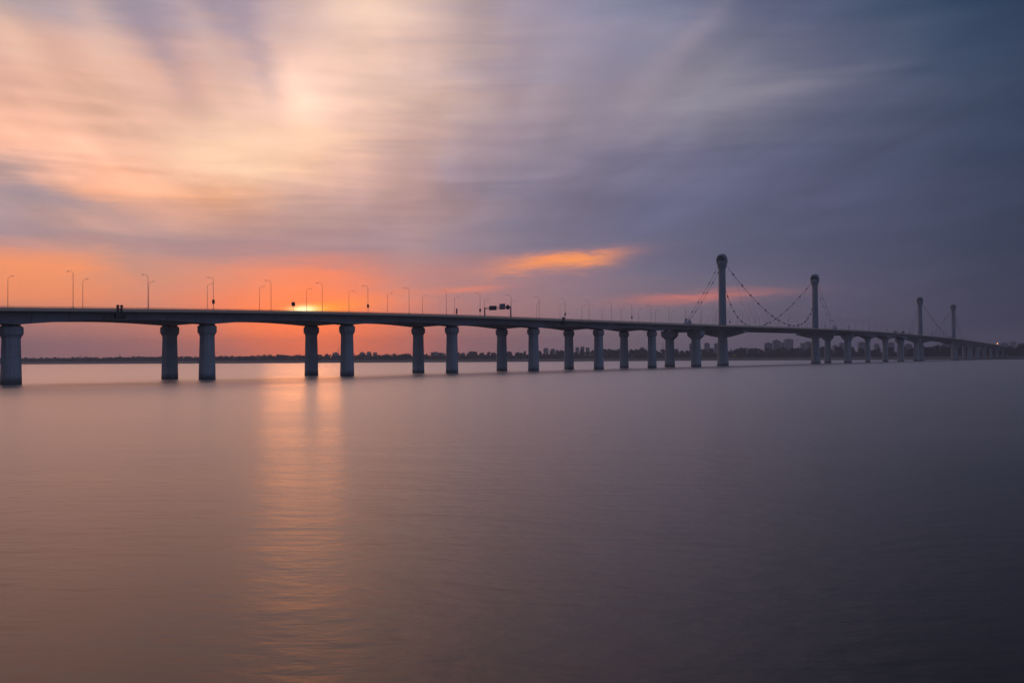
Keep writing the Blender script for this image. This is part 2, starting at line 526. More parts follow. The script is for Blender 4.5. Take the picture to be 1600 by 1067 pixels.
bm_ = MB()
cols = [-1600 + 52 * i for i in range(101)]
cols = [c for c in cols if c <= 3600]
nr = len(PROFILE)
vs = []
for cx in cols:
    jig = 14 * math.sin(cx * 0.013) + 7 * math.sin(cx * 0.041 + 1)
    for back, z in PROFILE:
        k = jig if back < 100 else jig * 0.3
        p = on_bank(cx, back + k)
        vs.append((p.x, p.y, z + (random.uniform(-0.15, 0.15) if back > 20 else 0)))
fs = [(i * nr + j, (i + 1) * nr + j, (i + 1) * nr + j + 1, i * nr + j + 1) for i in range(len(cols) - 1) for j in range(nr - 1)]
bm_.add(vs, fs)
tag(bm_.build('riverbank', 'bank', smooth=True), 'low grassy far bank of the river below the tree belt', 'riverbank', kind='structure')

# ------------------------------------------------------------------ the bridge
bridge = obj('river_bridge', None)
bridge.location = BR_LOC
bridge.rotation_euler = (0, 0, BR_ROT)
tag(bridge, 'long grey concrete bridge on paired piers with four tall suspension towers crossing the river', 'bridge')

T = [781.0, 1029.0, 1520.0, 1768.0]                     # tower stations
PIERS = [177.5 + 75.1 * i for i in range(7)]            # paired piers of the long approach
TRANS = [702.5, 1107.0, 1441.5, 1847.0]                 # paired piers with wide heads beside the suspended spans
MIDP = [1107 + 83.6 * i for i in (1, 2, 3)]
ENDP = [1922.0, 1997.0, 2072.0, 2147.0, 2222.0, 2297.0]
SUSP = [(702.5, 1107.0), (1441.5, 1847.0)]
S0, S1 = 60.0, 2380.0
SUPPORTS = [102.4] + PIERS + TRANS + MIDP + ENDP
SUPPORTS.sort()
LN, LF = -10.5, 10.5                                    # centre lines of the two carriageways


def depth(s):
    """girder depth below the road: deep over piers, shallow at mid span"""
    for a, b in SUSP:
        if a - 2 <= s <= b + 2:
            return 2.9
    lo = max([p for p in SUPPORTS if p <= s], default=s - 37)
    hi = min([p for p in SUPPORTS if p > s], default=s + 37)
    sp = hi - lo
    t = (s - lo) / sp if sp else 0
    q = abs(2 * t - 1)
    deep, shal = (6.2, 2.9) if 1107 <= s <= 1441.5 else (4.15, 2.75)
    if (lo in TRANS and t < 0.5 and lo in (1107.0, 1847.0)) or (hi in TRANS and t >= 0.5 and hi in (702.5, 1441.5)):
        deep = 2.9
    q = max(0.0, (q - 0.12) / 0.88)
    return shal + (deep - shal) * q ** 1.7


def stations(a, b):
    st = set()
    s = a
    while s < b:
        st.add(round(s, 2))
        s += 5.0
    st.add(b)
    for p in SUPPORTS:
        if a < p < b:
            st.add(p)
    return sorted(st)


HW = 9.0                                                # half width of one carriageway


def girder(lc, a, b, mat):
    rings = []
    for s in stations(a, b):
        zt = zdeck(s)
        d = depth(s)
        rings.append([(s, lc - HW, zt), (s, lc - HW, zt - 0.45), (s, lc - 5.0, zt - 0.8), (s, lc - 4.4, zt - d),
                      (s, lc + 4.4, zt - d), (s, lc + 5.0, zt - 0.8), (s, lc + HW, zt - 0.45), (s, lc + HW, zt)])
    return MB().loft(rings).build('girder', mat, bridge)


CUTS = [S0, TRANS[0], TRANS[1], TRANS[2], TRANS[3], S1]
for lc in (LN, LF):
    for i in range(5):
        ob = girder(lc, CUTS[i] + 0.06, CUTS[i + 1] - 0.06, 'steel_deck' if i in (1, 3) else 'girder')
        if i in (1, 3):
            ob['label'] = 'darker level steel deck hung between the towers'
    # road surface, parapets and railings
    rings = [[(s, lc - 8.2, zdeck(s) + 0.06), (s, lc + 8.2, zdeck(s) + 0.06)] for s in stations(S0, S1)]
    MB().loft(rings, close=False, cap=False).build('road_surface', 'asphalt', bridge)
    for sd in (-1, 1):
        y = lc + sd * 8.72
        rings = []
        for s in stations(S0, S1):
            z = zdeck(s) - 0.2
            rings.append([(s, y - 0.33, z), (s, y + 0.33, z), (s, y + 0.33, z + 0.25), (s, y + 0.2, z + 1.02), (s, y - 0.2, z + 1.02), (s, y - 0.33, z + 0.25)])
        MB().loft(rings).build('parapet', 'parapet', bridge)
        yo = lc + sd * 9.12  # near-black strip added for the dark band along the deck edge
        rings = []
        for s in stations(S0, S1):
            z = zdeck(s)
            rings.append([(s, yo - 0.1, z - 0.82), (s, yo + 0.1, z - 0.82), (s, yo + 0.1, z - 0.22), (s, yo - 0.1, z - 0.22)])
        MB().loft(rings).build('dark_edge_strip', 'dark', bridge)
        r = MB()
        for dz_, th_ in ((1.25, 0.075), (1.02, 0.04)):
            rings = []
            for s in stations(S0, S1):
                z = zdeck(s) + dz_
                rings.append([(s, y - th_, z - th_), (s, y + th_, z - th_), (s, y + th_, z), (s, y - th_, z)])
            r.loft(rings)
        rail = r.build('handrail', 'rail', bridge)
        p = MB()
        s = S0 + 0.5
        while s < 1300:
            z = zdeck(s)
            p.box(s - 0.06, s + 0.06, y - 0.07, y + 0.07, z + 0.8, z + 1.2)
            s += 0.9 if s < 700 else 1.8
        tag(p.build('railing_posts', 'rail', rail), kind='stuff')


# --- piers
bearing_m = MB().loft([octo(0.75, 0.75, 0, 0.3), octo(0.75, 0.75, 0.52, 0.3)]).mesh('bearing', 'bearing')


def pier_mesh(hgt, b=2.65, t=2.3, cap=3.05, cap_h=3.9):
    col = MB()
    zs = hgt - cap_h
    rings = [octo(b * 1.02, b * 1.02, -3.0), octo(b, b, 0.0), octo(b * 0.955, b * 0.955, zs * 0.4), octo(t, t, zs + 0.6)]
    col.loft(rings)
    return col.mesh('pier', 'concrete')


def pier_cap_mesh(hgt, t=2.3, cap=3.05, cap_h=3.9):
    c = MB()
    z = hgt - cap_h
    c.loft([octo(t + 0.02, t + 0.02, z), octo(t + 0.28, t + 0.28, z + 0.75), octo(cap, cap, z + 1.45, 0.45), octo(cap, cap, hgt - 0.35, 0.45), octo(cap - 0.35, cap - 0.35, hgt, 0.45)])
    # raised panel on each broad face
    for sx, sy in ((0, -1), (0, 1), (1, 0), (-1, 0)):
        if sx == 0:
            c.box(-0.95, 0.95, sy * cap - 0.12, sy * cap + 0.12, z + 1.5, hgt - 0.4)
        else:
            c.box(sx * cap - 0.12, sx * cap + 0.12, -0.95, 0.95, z + 1.5, hgt - 0.4)
    return c.mesh('pier_cap', 'concrete')


for s in PIERS + MIDP + ENDP:
    for lc in (LN, LF):
        gb = zdeck(s) - depth(s)
        hgt = gb - 0.45
        p = obj('pier', pier_mesh(hgt), bridge, (s, lc, 0))
        obj('pier_cap', pier_cap_mesh(hgt), p)
        for sx in (-1, 1):
            for sy in (-1, 1):
                obj('bearing', bearing_m, p, (sx * 1.2, sy * 1.5, hgt - 0.02))

for s in TRANS:
    for lc in (LN, LF):
        gb = zdeck(s) - 2.9
        hgt = gb - 0.45
        m = MB()
        m.loft([octo(3.3, 3.3, -3.0, 0.35), octo(3.25, 3.25, 0.0, 0.35), octo(2.7, 2.7, hgt - 6.0, 0.35), octo(2.65, 2.65, hgt - 4.6, 0.35)])
        p = m.build('pier', 'concrete', bridge)
        p.location = (s, lc, 0)
        p['label'] = 'thick pier under a broad wedge-shaped head'
        h = MB()
        h.loft([octo(2.67, 2.67, hgt - 6.6, 0.35), octo(3.3, 4.3, hgt - 5.0, 0.3), octo(3.6, 5.6, hgt - 3.6, 0.2), octo(3.7, 5.8, hgt, 0.12)])
        h.build('pier_head', 'concrete', p)
        for sx in (-1, 1):
            for sy in (-1, 1):
                obj('bearing', bearing_m, p, (sx * 1.9, sy * 3, hgt - 0.02))
    z = zdeck(s) - 0.9
    MB().box(s - 1.6, s + 1.6, -6.0, 6.0, z - 3.6, z - 0.1).build('end_beam', 'steel_deck', bridge)


# --- towers
TOPZ = 90.0


def tower(st, k):
    o = obj('tower', None, bridge, (st, 0, 0))
    o['label'] = ('nearest and largest white tower', 'second white tower', 'third white tower', 'farthest and smallest white tower')[k]
    zd = zdeck(st)
    n = 24

    def ring(r, z, groove=0.0):
        out = []
        for i in range(n):
            a = 2 * math.pi * (i + 0.5) / n
            rr = r * (1 - (groove if i % 6 in (2, 3) else 0))
            out.append((rr * math.cos(a), rr * math.sin(a), z))
        return out
    base = MB()
    base.loft([ring(4.9, -3.0), ring(4.75, 0), ring(4.1, zd * 0.4), ring(3.65, zd * 0.75), ring(3.4, zd - 1.5)])
    base.build('tower_base', 'concrete', o)
    sh = MB()
    sh.loft([ring(3.35, zd - 1.5, 0.05), ring(3.15, zd + 3, 0.05), ring(2.85, 60, 0.05), ring(2.8, 76.5, 0.05)])
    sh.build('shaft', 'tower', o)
    # crossbeam carrying both carriageways, tapering towards its ends
    cb = MB()
    zb = zd - 3.0
    prof = [(-19, zb - 1.2), (-8.5, zb - 4.0), (-3.0, zb - 5.0), (3.0, zb - 5.0), (8.5, zb - 4.0), (19, zb - 1.2)]
    rings = []
    for y, z in prof:
        rings.append([(-3.0, y, zb - 0.05), (-2.7, y, z), (2.7, y, z), (3.0, y, zb - 0.05)])
    cb.loft(rings)
    cb.build('crossbeam', 'concrete', o)
    # head: flared collar, saddle, and a hood open along the bridge
    hd = MB()
    hd.loft([ring(2.8, 76.8), ring(2.95, 78.2), ring(3.7, 80.6), ring(4.3, 82.8), ring(4.5, 84.2), ring(4.3, 84.25)])
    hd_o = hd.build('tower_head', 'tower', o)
    hood = MB()
    rings = []
    NA, NE = 48, 14
    R, CZ, HZ = 4.55, 84.2, 5.8
    grid = {}
    for layer, (ro, ho) in enumerate(((R, HZ), (R - 0.45, HZ - 0.5))):
        for i in range(NA):
            for j in range(NE + 1):
                a = 2 * math.pi * i / NA
                e = (math.pi / 2) * j / NE
                ce = math.cos(e) ** 0.72
                grid[layer, i, j] = len(hood.v)
                hood.v.append((ro * ce * math.cos(a), ro * ce * math.sin(a), CZ + ho * math.sin(e)))

    def is_open(i, j):
        a = 2 * math.pi * (i + 0.5) / NA
        h_ = math.sin((math.pi / 2) * (j + 0.5) / NE)
        w = abs(math.sin(a))
        if h_ > 0.74:
            return False
        return w < 0.88 * math.sqrt(max(0.0, 1 - (h_ / 0.74) ** 2)) + 0.05
    for i in range(NA):
        i2 = (i + 1) % NA
        for j in range(NE):
            if is_open(i, j):
                continue
            hood.f.append((grid[0, i, j], grid[0, i2, j], grid[0, i2, j + 1], grid[0, i, j + 1]))
            hood.f.append((grid[1, i, j + 1], grid[1, i2, j + 1], grid[1, i2, j], grid[1, i, j]))
            for (ii, jj, q) in ((i - 1, j, (i, j, i, j + 1)), (i + 1, j, (i2, j + 1, i2, j)), (i, j - 1, (i2, j, i, j))):
                ok = jj < 0 or is_open(ii % NA, jj)
                if ok:
                    a_, b_, c_, d_ = q
                    hood.f.append((grid[0, a_, b_], grid[0, c_, d_], grid[1, c_, d_], grid[1, a_, b_]))
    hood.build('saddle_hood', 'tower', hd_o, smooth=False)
    sd = MB()
    sd.loft([ring(3.7, 84.22), ring(3.6, 85.2), ring(3.2, 87.0), ring(2.4, 88.2), ring(1.0, 88.6)])
    sd.build('cable_saddle', 'clamp', hd_o, smooth=True)
    for sx in (-1, 1):      # oval cover where the stays enter the head
        ov = MB()
        rings = []
        for j, rr in enumerate((1.0, 0.92, 0.7, 0.35)):
            rings.append([(sx * (3.55 + 0.42 * math.sqrt(max(0, 1 - rr * rr)) * 1.6 + 0.16 * (0.5 + 0.5 * math.sin(2 * math.pi * i / 20)) * 5), 1.55 * rr * math.cos(2 * math.pi * i / 20), 81.6 + 2.3 * rr * math.sin(2 * math.pi * i / 20)) for i in range(20)])
        ov.loft(rings)
        ov.build('stay_cover', 'tower', hd_o, smooth=True)
    return o


towers = [tower(st, k) for k, st in enumerate(T)]

# --- main cables, hangers and back stays
clamp_m = MB().loft([[(x, r * math.cos(2 * math.pi * k / 8), r * math.sin(2 * math.pi * k / 8)) for k in range(8)] for x, r in ((-0.95, 0.35), (-0.75, 0.62), (0.75, 0.62), (0.95, 0.35))]).mesh('clamp', 'clamp')
ZC = 83.6


def aim(o, d):
    o.rotation_mode = 'QUATERNION'
    o.rotation_quaternion = Vector(d).to_track_quat('X', 'Z')


for a, b in ((T[0], T[1]), (T[2], T[3])):
    for side in (-1, 1):
        def cab(t):
            q = (1 - 2 * t) ** 2
            s = a + (b - a) * t
            zm = zrail((a + b) / 2) + 1.2
            return (s, side * (1.4 + 16.9 * (1 - q)), zm + (ZC - zm) * q + 0.012 * (s - (a + b) / 2) * (1 - q))
        c = MB().tube([cab(i / 40) for i in range(41)], 0.16, 8).build('main_cable', 'cable', bridge, smooth=True)
        for i in range(1, 20):
            t = i / 20
            p = cab(t)
            p2 = cab(t + 0.01)
            k = obj('cable_clamp', clamp_m, c, p)
            aim(k, Vector(p2) - Vector(p))
            zb = zdeck(p[0]) + 0.4
            if p[2] - zb > 1.2:
                MB().tube([(0, 0, -0.3), (0, side * 18.9 - p[1], zb - p[2])], 0.045, 5).build('hanger', 'cable', c).location = p
    for st, an in ((a, a - 68.5), (b, b + 68.5)):
        za = zdeck(an) + 4.6
        for side in (-1, 1):
            p0 = Vector((st, side * 1.4, ZC))
            p1 = Vector((an, side * 1.3, za))
            pts = [p0.lerp(p1, i / 12) - Vector((0, 0, 2.2 * 4 * (i / 12) * (1 - i / 12))) for i in range(13)]
            c = MB().tube(pts, 0.11, 8).build('back_stay', 'cable', bridge, smooth=True)
            for i in (2, 4, 6, 8, 10):
                k = obj('cable_clamp', clamp_m, c, pts[i])
                k.scale = (0.7, 0.7, 0.7)
                aim(k, pts[i + 1] - pts[i])
        # anchor house between the carriageways
        sg = 1 if an < st else -1
        zd = zdeck(an)
        m = MB()
        prof = [(-4.4, 0.0), (-3.8, 3.6), (-2.2, 5.2), (2.0, 5.2), (3.6, 3.6), (4.4, 0.0)]
        m.loft([[(sg * -x if sg < 0 else x, y, zd - 0.7 + z) for x, z in prof] for y in (-1.45, 1.45)])
        ah = m.build('anchor_block', 'concrete', bridge)
        ah.location = (an, 0, 0)
        q = MB()
        for y in (-1.0, 1.0):
            q.box(-0.25, 0.25, y - 0.22, y + 0.22, zd + 4.4, zd + 6.3)
        q.build('anchor_bracket', 'clamp', ah)

# cross beams tying the two carriageways of the suspended spans
for a, b in SUSP:
    s = a + 6
    while s < b - 4:
        if min(abs(s - t) for t in T) > 6:
            z = zdeck(s) - 0.96
            MB().loft([[(s - 0.5, -15.4, z), (s + 0.5, -15.4, z), (s + 0.5, -15.4, z - 1.1), (s - 0.5, -15.4, z - 1.1)],
                       [(s - 0.5, 15.4, z), (s + 0.5, 15.4, z), (s + 0.5, 15.4, z - 1.1), (s - 0.5, 15.4, z - 1.1)]]).build('cross_beam', 'steel_deck', bridge)
        s += 12.4
# expansion joint aprons where the deck type changes
for s in TRANS:
    z = zdeck(s)
    for lc in (LN, LF):
        m = MB()
        m.box(s - 0.9, s + 0.9, lc - 9.5, lc - 9.24, z - 2.1, z - 0.3)
        m.build('joint_cover', 'bearing', bridge)

# ------------------------------------------------------------------ street lamps
pole_m = MB().tube([(0, 0, -0.75), (0, 0, 3.0), (0, 0, 9.9), (0, 0.12, 10.5)], [0.10, 0.085, 0.06, 0.05], 8).mesh('pole', 'lamp')
arm_m = MB().tube([(0, 0.1, 10.4), (0, 0.5, 10.85), (0, 1.3, 11.05), (0, 2.4, 11.1)], [0.05, 0.045, 0.04, 0.035], 6).mesh('arm', 'lamp')
hm = MB()
hm.loft([[(-0.10, 2.2, 11.06), (0.10, 2.2, 11.06), (0.08, 2.2, 11.18), (-0.08, 2.2, 11.18)],
         [(-0.2, 2.6, 11.04), (0.2, 2.6, 11.04), (0.14, 2.6, 11.24), (-0.14, 2.6, 11.24)],
         [(-0.18, 3.2, 11.08), (0.18, 3.2, 11.08), (0.10, 3.2, 11.20), (-0.10, 3.2, 11.20)]])
head_m = hm.mesh('lamp_head', 'lamp')
foot_m = MB().box(-0.22, 0.22, -0.22, 0.22, -0.78, -0.5).mesh('base_plate', 'lamp')
ctrl_m = MB().loft([octo(0.34, 0.3, 1.6, 0.2), octo(0.38, 0.34, 1.75, 0.2), octo(0.38, 0.34, 2.9, 0.2), octo(0.3, 0.26, 3.05, 0.2)]).mesh('control_box', 'dark')


def zone(s):
    if s < 702:
        return 'along the left approach'
    if s < 1107:
        return 'beside the two nearer towers'
    if s < 1441:
        return 'between the two pairs of towers'
    return 'beside the two farther towers'


ORD = 'first second third fourth fifth sixth seventh eighth ninth tenth eleventh twelfth thirteenth fourteenth fifteenth sixteenth seventeenth eighteenth nineteenth twentieth'.split()
cnt = {-1: 0, 1: 0}


k = 0
s = 193.0 - 27.8
while s < 1850:
    for side in (-1, 1):
        if s < 180:
            continue
        if min(abs(s - t) for t in T) < 3:
            continue
        l = side * 18.6 if side < 0 else 17.6
        r = obj('street_lamp', None)
        r.location = b2w(s, l, zdeck(s) + 1.42)
        r.rotation_euler = (0, 0, BR_ROT + (0 if side < 0 else math.pi))
        for nm, me in (('pole', pole_m), ('arm', arm_m), ('lamp_head', head_m), ('base_plate', foot_m)):
            obj(nm, me, r)
        boxed = (side < 0 and k % 3 == 0)
        if boxed:
            obj('control_box', ctrl_m, r)
        edge = 'near' if side < 0 else 'far'
        i = cnt[side]
        cnt[side] += 1
        lab = 'thin %sstreet lamp on the %s railing %s' % ('boxed ' if boxed else '', edge, zone(s))
        if i < len(ORD) and s < 702:
            lab = '%s street lamp from the left on the %s edge of the bridge' % (ORD[i], edge)
            if boxed:
                lab = '%s street lamp from the left on the near edge, boxed pole' % ORD[i]
        tag(r, lab, 'street lamp', 'street lamps %s, %s edge' % (zone(s), edge))
    s += 27.8
    k += 1


# ------------------------------------------------------------------ signs, gantry, cabinets on the bridge
def px_to_s(x, l):
    D = DC + l
    Z = 1600 * D / CT / (1850 - x)
    return (Z - D * ST) / CT


def thing(name, label, cat, s, l, z, rot=0.0, group=None):
    r = obj(name, None)
    r.location = b2w(s, l, z)
    r.rotation_euler = (0, 0, BR_ROT + rot)
    return tag(r, label, cat, group)


s = px_to_s(458, -18.6)
r = thing('road_sign', 'square dark sign on a thin post beside the setting sun', 'sign', s, -18.6, zdeck(s) + 0.6)
MB().tube([(0, 0, 0), (0, 0, 3.8)], 0.09, 8).build('post', 'lamp', r)
MB().box(-0.95, 0.95, -0.16, -0.10, 2.2, 3.75).build('sign_panel', 'sign_board', r)
MB().box(-0.95, 0.95, -0.09, -0.03, 2.9, 3.05).build('bracket', 'lamp', r)

s = px_to_s(713.5, -18.6)
r = thing('upright_sign', 'narrow upright dark panel on the railing left of the sign gantry', 'sign', s, -18.6, zdeck(s) + 0.6)
MB().tube([(0, 0, 0), (0, 0, 3.2)], 0.09, 8).build('post', 'lamp', r)
MB().box(-0.55, 0.55, -0.20, -0.11, 0.9, 3.5).build('sign_panel', 'sign_board', r)

s = px_to_s(798, -18.5)
r = thing('sign_gantry', 'grey overhead sign gantry spanning the roadway with three boards', 'sign gantry', s, -18.5, zdeck(s) + 0.6)
W_ = 16.2
for y in (0.0, W_):
    MB().tube([(0, y, -0.62 if y else -0.3), (0, y, 5.9)], 0.28, 8).build('upright', 'sign_back', r)
for z in (5.0, 5.75):
    MB().tube([(0, 0.2, z), (0, W_ - 0.2, z)], 0.13, 6).build('beam', 'sign_back', r)
br = MB()
for i in range(9):
    y0, y1 = 0.3 + i * 1.73, 0.3 + (i + 1) * 1.73
    br.tube([(0, y0, 5.0 if i % 2 else 5.75), (0, y1, 5.75 if i % 2 else 5.0)], 0.06, 5)
br.build('lattice', 'sign_back', r)
MB().box(-0.34, -0.22, 8.6, 13.2, 4.2, 6.5).build('sign_panel', 'sign_board', r)
b1 = MB().box(-0.36, -0.22, 3.1, 6.7, 5.55, 7.4).build('sign_panel', 'sign_back', r)
MB().box(-0.36, -0.22, 3.1, 6.7, 4.4, 5.5).build('sign_panel', 'sign_board', r)
m = MB()
m.loft([[(x, 1.5 + 1.25 * math.cos(2 * math.pi * i / 20), 5.45 + 1.25 * math.sin(2 * math.pi * i / 20)) for i in range(20)] for x in (-0.36, -0.24)])
m.build('round_sign', 'sign_board', r)

for x, lab in ((186, 'dark box with two knobs hung on the railing between the first two near piers'), (880, 'dark box with two knobs hung on the railing right of the sign gantry')):
    s = px_to_s(x, -19.4)
    r = thing('equipment_box', lab, 'equipment box', s, -19.72, zdeck(s))
    MB().loft([octo(1.6, 0.55, -2.5, 0.15), octo(1.7, 0.6, -2.3, 0.15), octo(1.7, 0.6, -0.9, 0.15)]).build('basket', 'dark', r)
    for q in (-0.7, 0.7):
        m = MB()
        m.box(q - 0.22, q + 0.22, -0.2, 0.2, -1.1, 1.3)
        m.loft([octo(0.36, 0.34, 1.3, 0.35, q), octo(0.42, 0.4, 1.55, 0.35, q), octo(0.36, 0.34, 2.0, 0.35, q)])
        m.build('hoist', 'dark', r)
    MB().box(-0.9, 0.9, 0.1, 0.75, 0.72, 0.9).build('bracket', 'dark', r)


# two trucks far along the deck
def truck(x, l, lab, box_len, box_h):
    s = px_to_s(x, l)
    r = thing('truck', lab, 'truck', s, l, zdeck(s) + 0.065, 0.0)
    for wx in (-box_len * 0.32, -box_len * 0.12, box_len * 0.5 + 0.9):
        for sy in (-1, 1):
            w = MB()
            w.loft([[(wx + 0.5 * math.cos(2 * math.pi * i / 16), sy * 1.0 + dy_, 0.5 + 0.5 * math.sin(2 * math.pi * i / 16)) for i in range(16)] for dy_ in (-0.15, 0.15)])
            w.build('wheel', 'tyre', r)
    MB().box(-box_len / 2 - 0.1, box_len / 2 + 2.0, -0.5, 0.5, 0.55, 0.85).build('chassis', 'dark', r)
    MB().loft([octo(box_len / 2, 1.22, 0.95, 0.03), octo(box_len / 2, 1.22, box_h, 0.03)]).build('cargo_box', 'sign_back', r)
    x0 = box_len / 2 + 0.25
    cbn = MB()
    rings = [[(x0, y, 0.7), (x0 + 1.9, y, 0.7), (x0 + 2.0, y, 1.7), (x0 + 1.5, y, 2.75), (x0, y, 2.85)] for y in (-1.1, 1.1)]
    cbn.loft(rings)
    cab_o = cbn.build('cab', 'dark', r)
    MB().loft([[(x0 + 1.99, -0.95, 1.72), (x0 + 1.99, 0.95, 1.72), (x0 + 1.55, 0.9, 2.62), (x0 + 1.55, -0.9, 2.62)],
               [(x0 + 2.03, -0.95, 1.74), (x0 + 2.03, 0.95, 1.74), (x0 + 1.59, 0.9, 2.64), (x0 + 1.59, -0.9, 2.64)]]).build('windscreen', 'glass', cab_o)


truck(1399, -14, 'short dark box truck on the deck left of the third tower', 4.6, 3.7)
truck(1411, -14, 'longer dark box truck on the deck just left of the third tower', 7.5, 3.8)


# ------------------------------------------------------------------ trees
def crown_mesh(name, h, w, nq, mat, shape, seed):
    rnd = random.Random(seed)
    m = MB()
    lobes = []
    for i in range(9):
        a = rnd.uniform(0, 6.28)
        t = rnd.uniform(0.2, 0.95)
        if shape == 'poplar':
            rad = w * 0.28 * (1 - abs(t - 0.45))
        else:
            rad = w * 0.30 * math.sqrt(max(0.05, 1 - (t - 0.5) ** 2 * 3))
        lobes.append((rad * math.cos(a), rad * math.sin(a), h * (0.2 + 0.72 * t), rnd.uniform(0.16, 0.27) * w))
    for i in range(nq):
        cx, cy, cz, cr = lobes[i % len(lobes)]
        v = Vector((rnd.gauss(0, 1), rnd.gauss(0, 1), rnd.gauss(0, 1))).normalized() * cr * rnd.uniform(0.55, 1.12)
        c = Vector((cx, cy, cz)) + Vector((v.x, v.y, v.z * (1.5 if shape == 'poplar' else 0.95)))
        u = Vector((rnd.gauss(0, 1), rnd.gauss(0, 1), rnd.gauss(0, 1))).normalized()
        q = u.cross(Vector((rnd.gauss(0, 1), rnd.gauss(0, 1), rnd.gauss(0, 1)))).normalized()
        e = rnd.uniform(0.45, 0.95) * w / 8
        m.add([c - u * e - q * e * 0.7, c + u * e - q * e * 0.5, c + u * e * 0.8 + q * e * 0.7, c - u * e * 0.9 + q * e * 0.6], [(0, 1, 2, 3)])
    return m


def trunk_mesh(h, w):
    m = MB()
    m.tube([(0, 0, -0.6), (0.05, 0, h * 0.2), (0.1, 0.05, h * 0.5), (0.1, 0.1, h * 0.8)], [w * 0.05, w * 0.035, w * 0.022, w * 0.008], 6)
    for a in range(4):
        q = a * 1.6
        m.tube([(0.05, 0, h * (0.22 + 0.07 * a)), (math.cos(q) * w * 0.25, math.sin(q) * w * 0.25, h * (0.42 + 0.1 * a))], [w * 0.018, w * 0.006], 5)
    return m


KINDS = []
for i, (hh, ww, sh_, mt) in enumerate([(14, 8, 'round', 'leaf'), (16, 9, 'round', 'leaf2'), (18, 6.5, 'poplar', 'leaf'), (15, 10, 'round', 'leaf'), (17, 7.5, 'poplar', 'leaf2'), (12, 9, 'round', 'leaf2')]):
    KINDS.append((hh, ww, sh_, crown_mesh('crown', hh, ww, 620, mt, sh_, i).mesh('crown', mt), trunk_mesh(hh, ww).mesh('trunk', 'bark')))

# height of the tree line by picture column
TL = [(-400, 9), (100, 9.5), (300, 10.5), (430, 12.5), (600, 13), (800, 15), (1000, 18), (1200, 19), (1400, 19), (1600, 20), (2000, 20)]


def tree_h(x):
    for (a, h0), (b_, h1) in zip(TL, TL[1:]):
        if x <= b_:
            return h0 + (h1 - h0) * (x - a) / (b_ - a)
    return 19


def tree_zone(x):
    if x < 704:
        return 'left of the fourth near pier'
    if x < 934:
        return 'behind the middle piers of the approach'
    if x < 1125:
        return 'left of the nearest tower'
    if x < 1274:
        return 'between the two nearer towers'
    if x < 1437:
        return 'between the two pairs of towers'
    return 'at the right end of the bridge'


rt = random.Random(21)
x = 628.0
while x < 1640:
    back = rt.uniform(285, 330)
    p = on_bank(x, back)
    kd = rt.choice(KINDS)
    hh = tree_h(x) * rt.choice((0.5, 0.62, 0.78, 0.9, 1.0, 1.1, 1.2))
    o = obj('tree', None)
    o.location = (p.x, p.y, bank_z(back) - 0.1)
    f_ = hh / kd[0]
    fw = f_ * rt.uniform(0.85, 1.15)
    o.scale = (fw, fw, f_)
    o.rotation_euler = (0, 0, rt.uniform(0, 6.28))
    obj('crown', kd[3], o)
    obj('trunk', kd[4], o)
    word = 'slender' if kd[2] == 'poplar' else 'bushy'
    zn = tree_zone(x)
    tag(o, 'dark %s tree on the far bank %s' % (word, zn), 'tree', '%s bank trees %s' % (word, zn))
    x += rt.uniform(2.4, 4.6)


def wood(name, label, xs, step, backs, nq, seed, hk=1.0):
    rnd = random.Random(seed)
    m = MB()
    x = xs[0]
    while x < xs[1]:
        back = rnd.uniform(*backs)
        p = on_bank(x, back)
        hh = tree_h(x) * rnd.uniform(0.72, 1.06) * hk
        ww = rnd.uniform(8, 12)
        c = crown_mesh('c', hh, ww, nq, 'leaf', 'round', rnd.random())
        c.v = [(vx * 1.15 + p.x, vy * 1.15 + p.y, vz * (0.86 + 0.14) - 0.16 * hh * (1 - vz / hh) + bank_z(back)) for vx, vy, vz in c.v]
        m.add(c.v, c.f)
        for i in range(34):     # undergrowth between the stems
            q = Vector((p.x + rnd.uniform(-5, 5), p.y + rnd.uniform(-4, 4), bank_z(back) + hh * rnd.uniform(-0.02, 0.42)))
            a_, e_ = rnd.uniform(0, 3.14), rnd.uniform(0.7, 1.5)
            u = Vector((math.cos(a_), math.sin(a_), rnd.uniform(-0.3, 0.3))) * e_
            v = Vector((rnd.uniform(-0.4, 0.4), rnd.uniform(-0.4, 0.4), 1)) * e_ * 0.8
            m.add([q - u - v, q + u - v * 0.8, q + u * 0.8 + v, q - u * 0.9 + v * 0.9], [(0, 1, 2, 3)])
        x += rnd.uniform(*step)
    o = m.build(name, 'leaf')
    return tag(o, label, 'wood', kind='stuff')


wood('distant_wood', 'continuous low wood along the far bank at the left', (-420, 640), (2.2, 4.2), (280, 340), 170, 5)
wood('wood_behind', 'denser wood behind the tree belt of the far bank', (600, 1900), (2.4, 4.6), (345, 460), 150, 6, 0.6)

# ------------------------------------------------------------------ far buildings
ZH = lambda x: 553.4 + 0.0058 * (1850 - x)


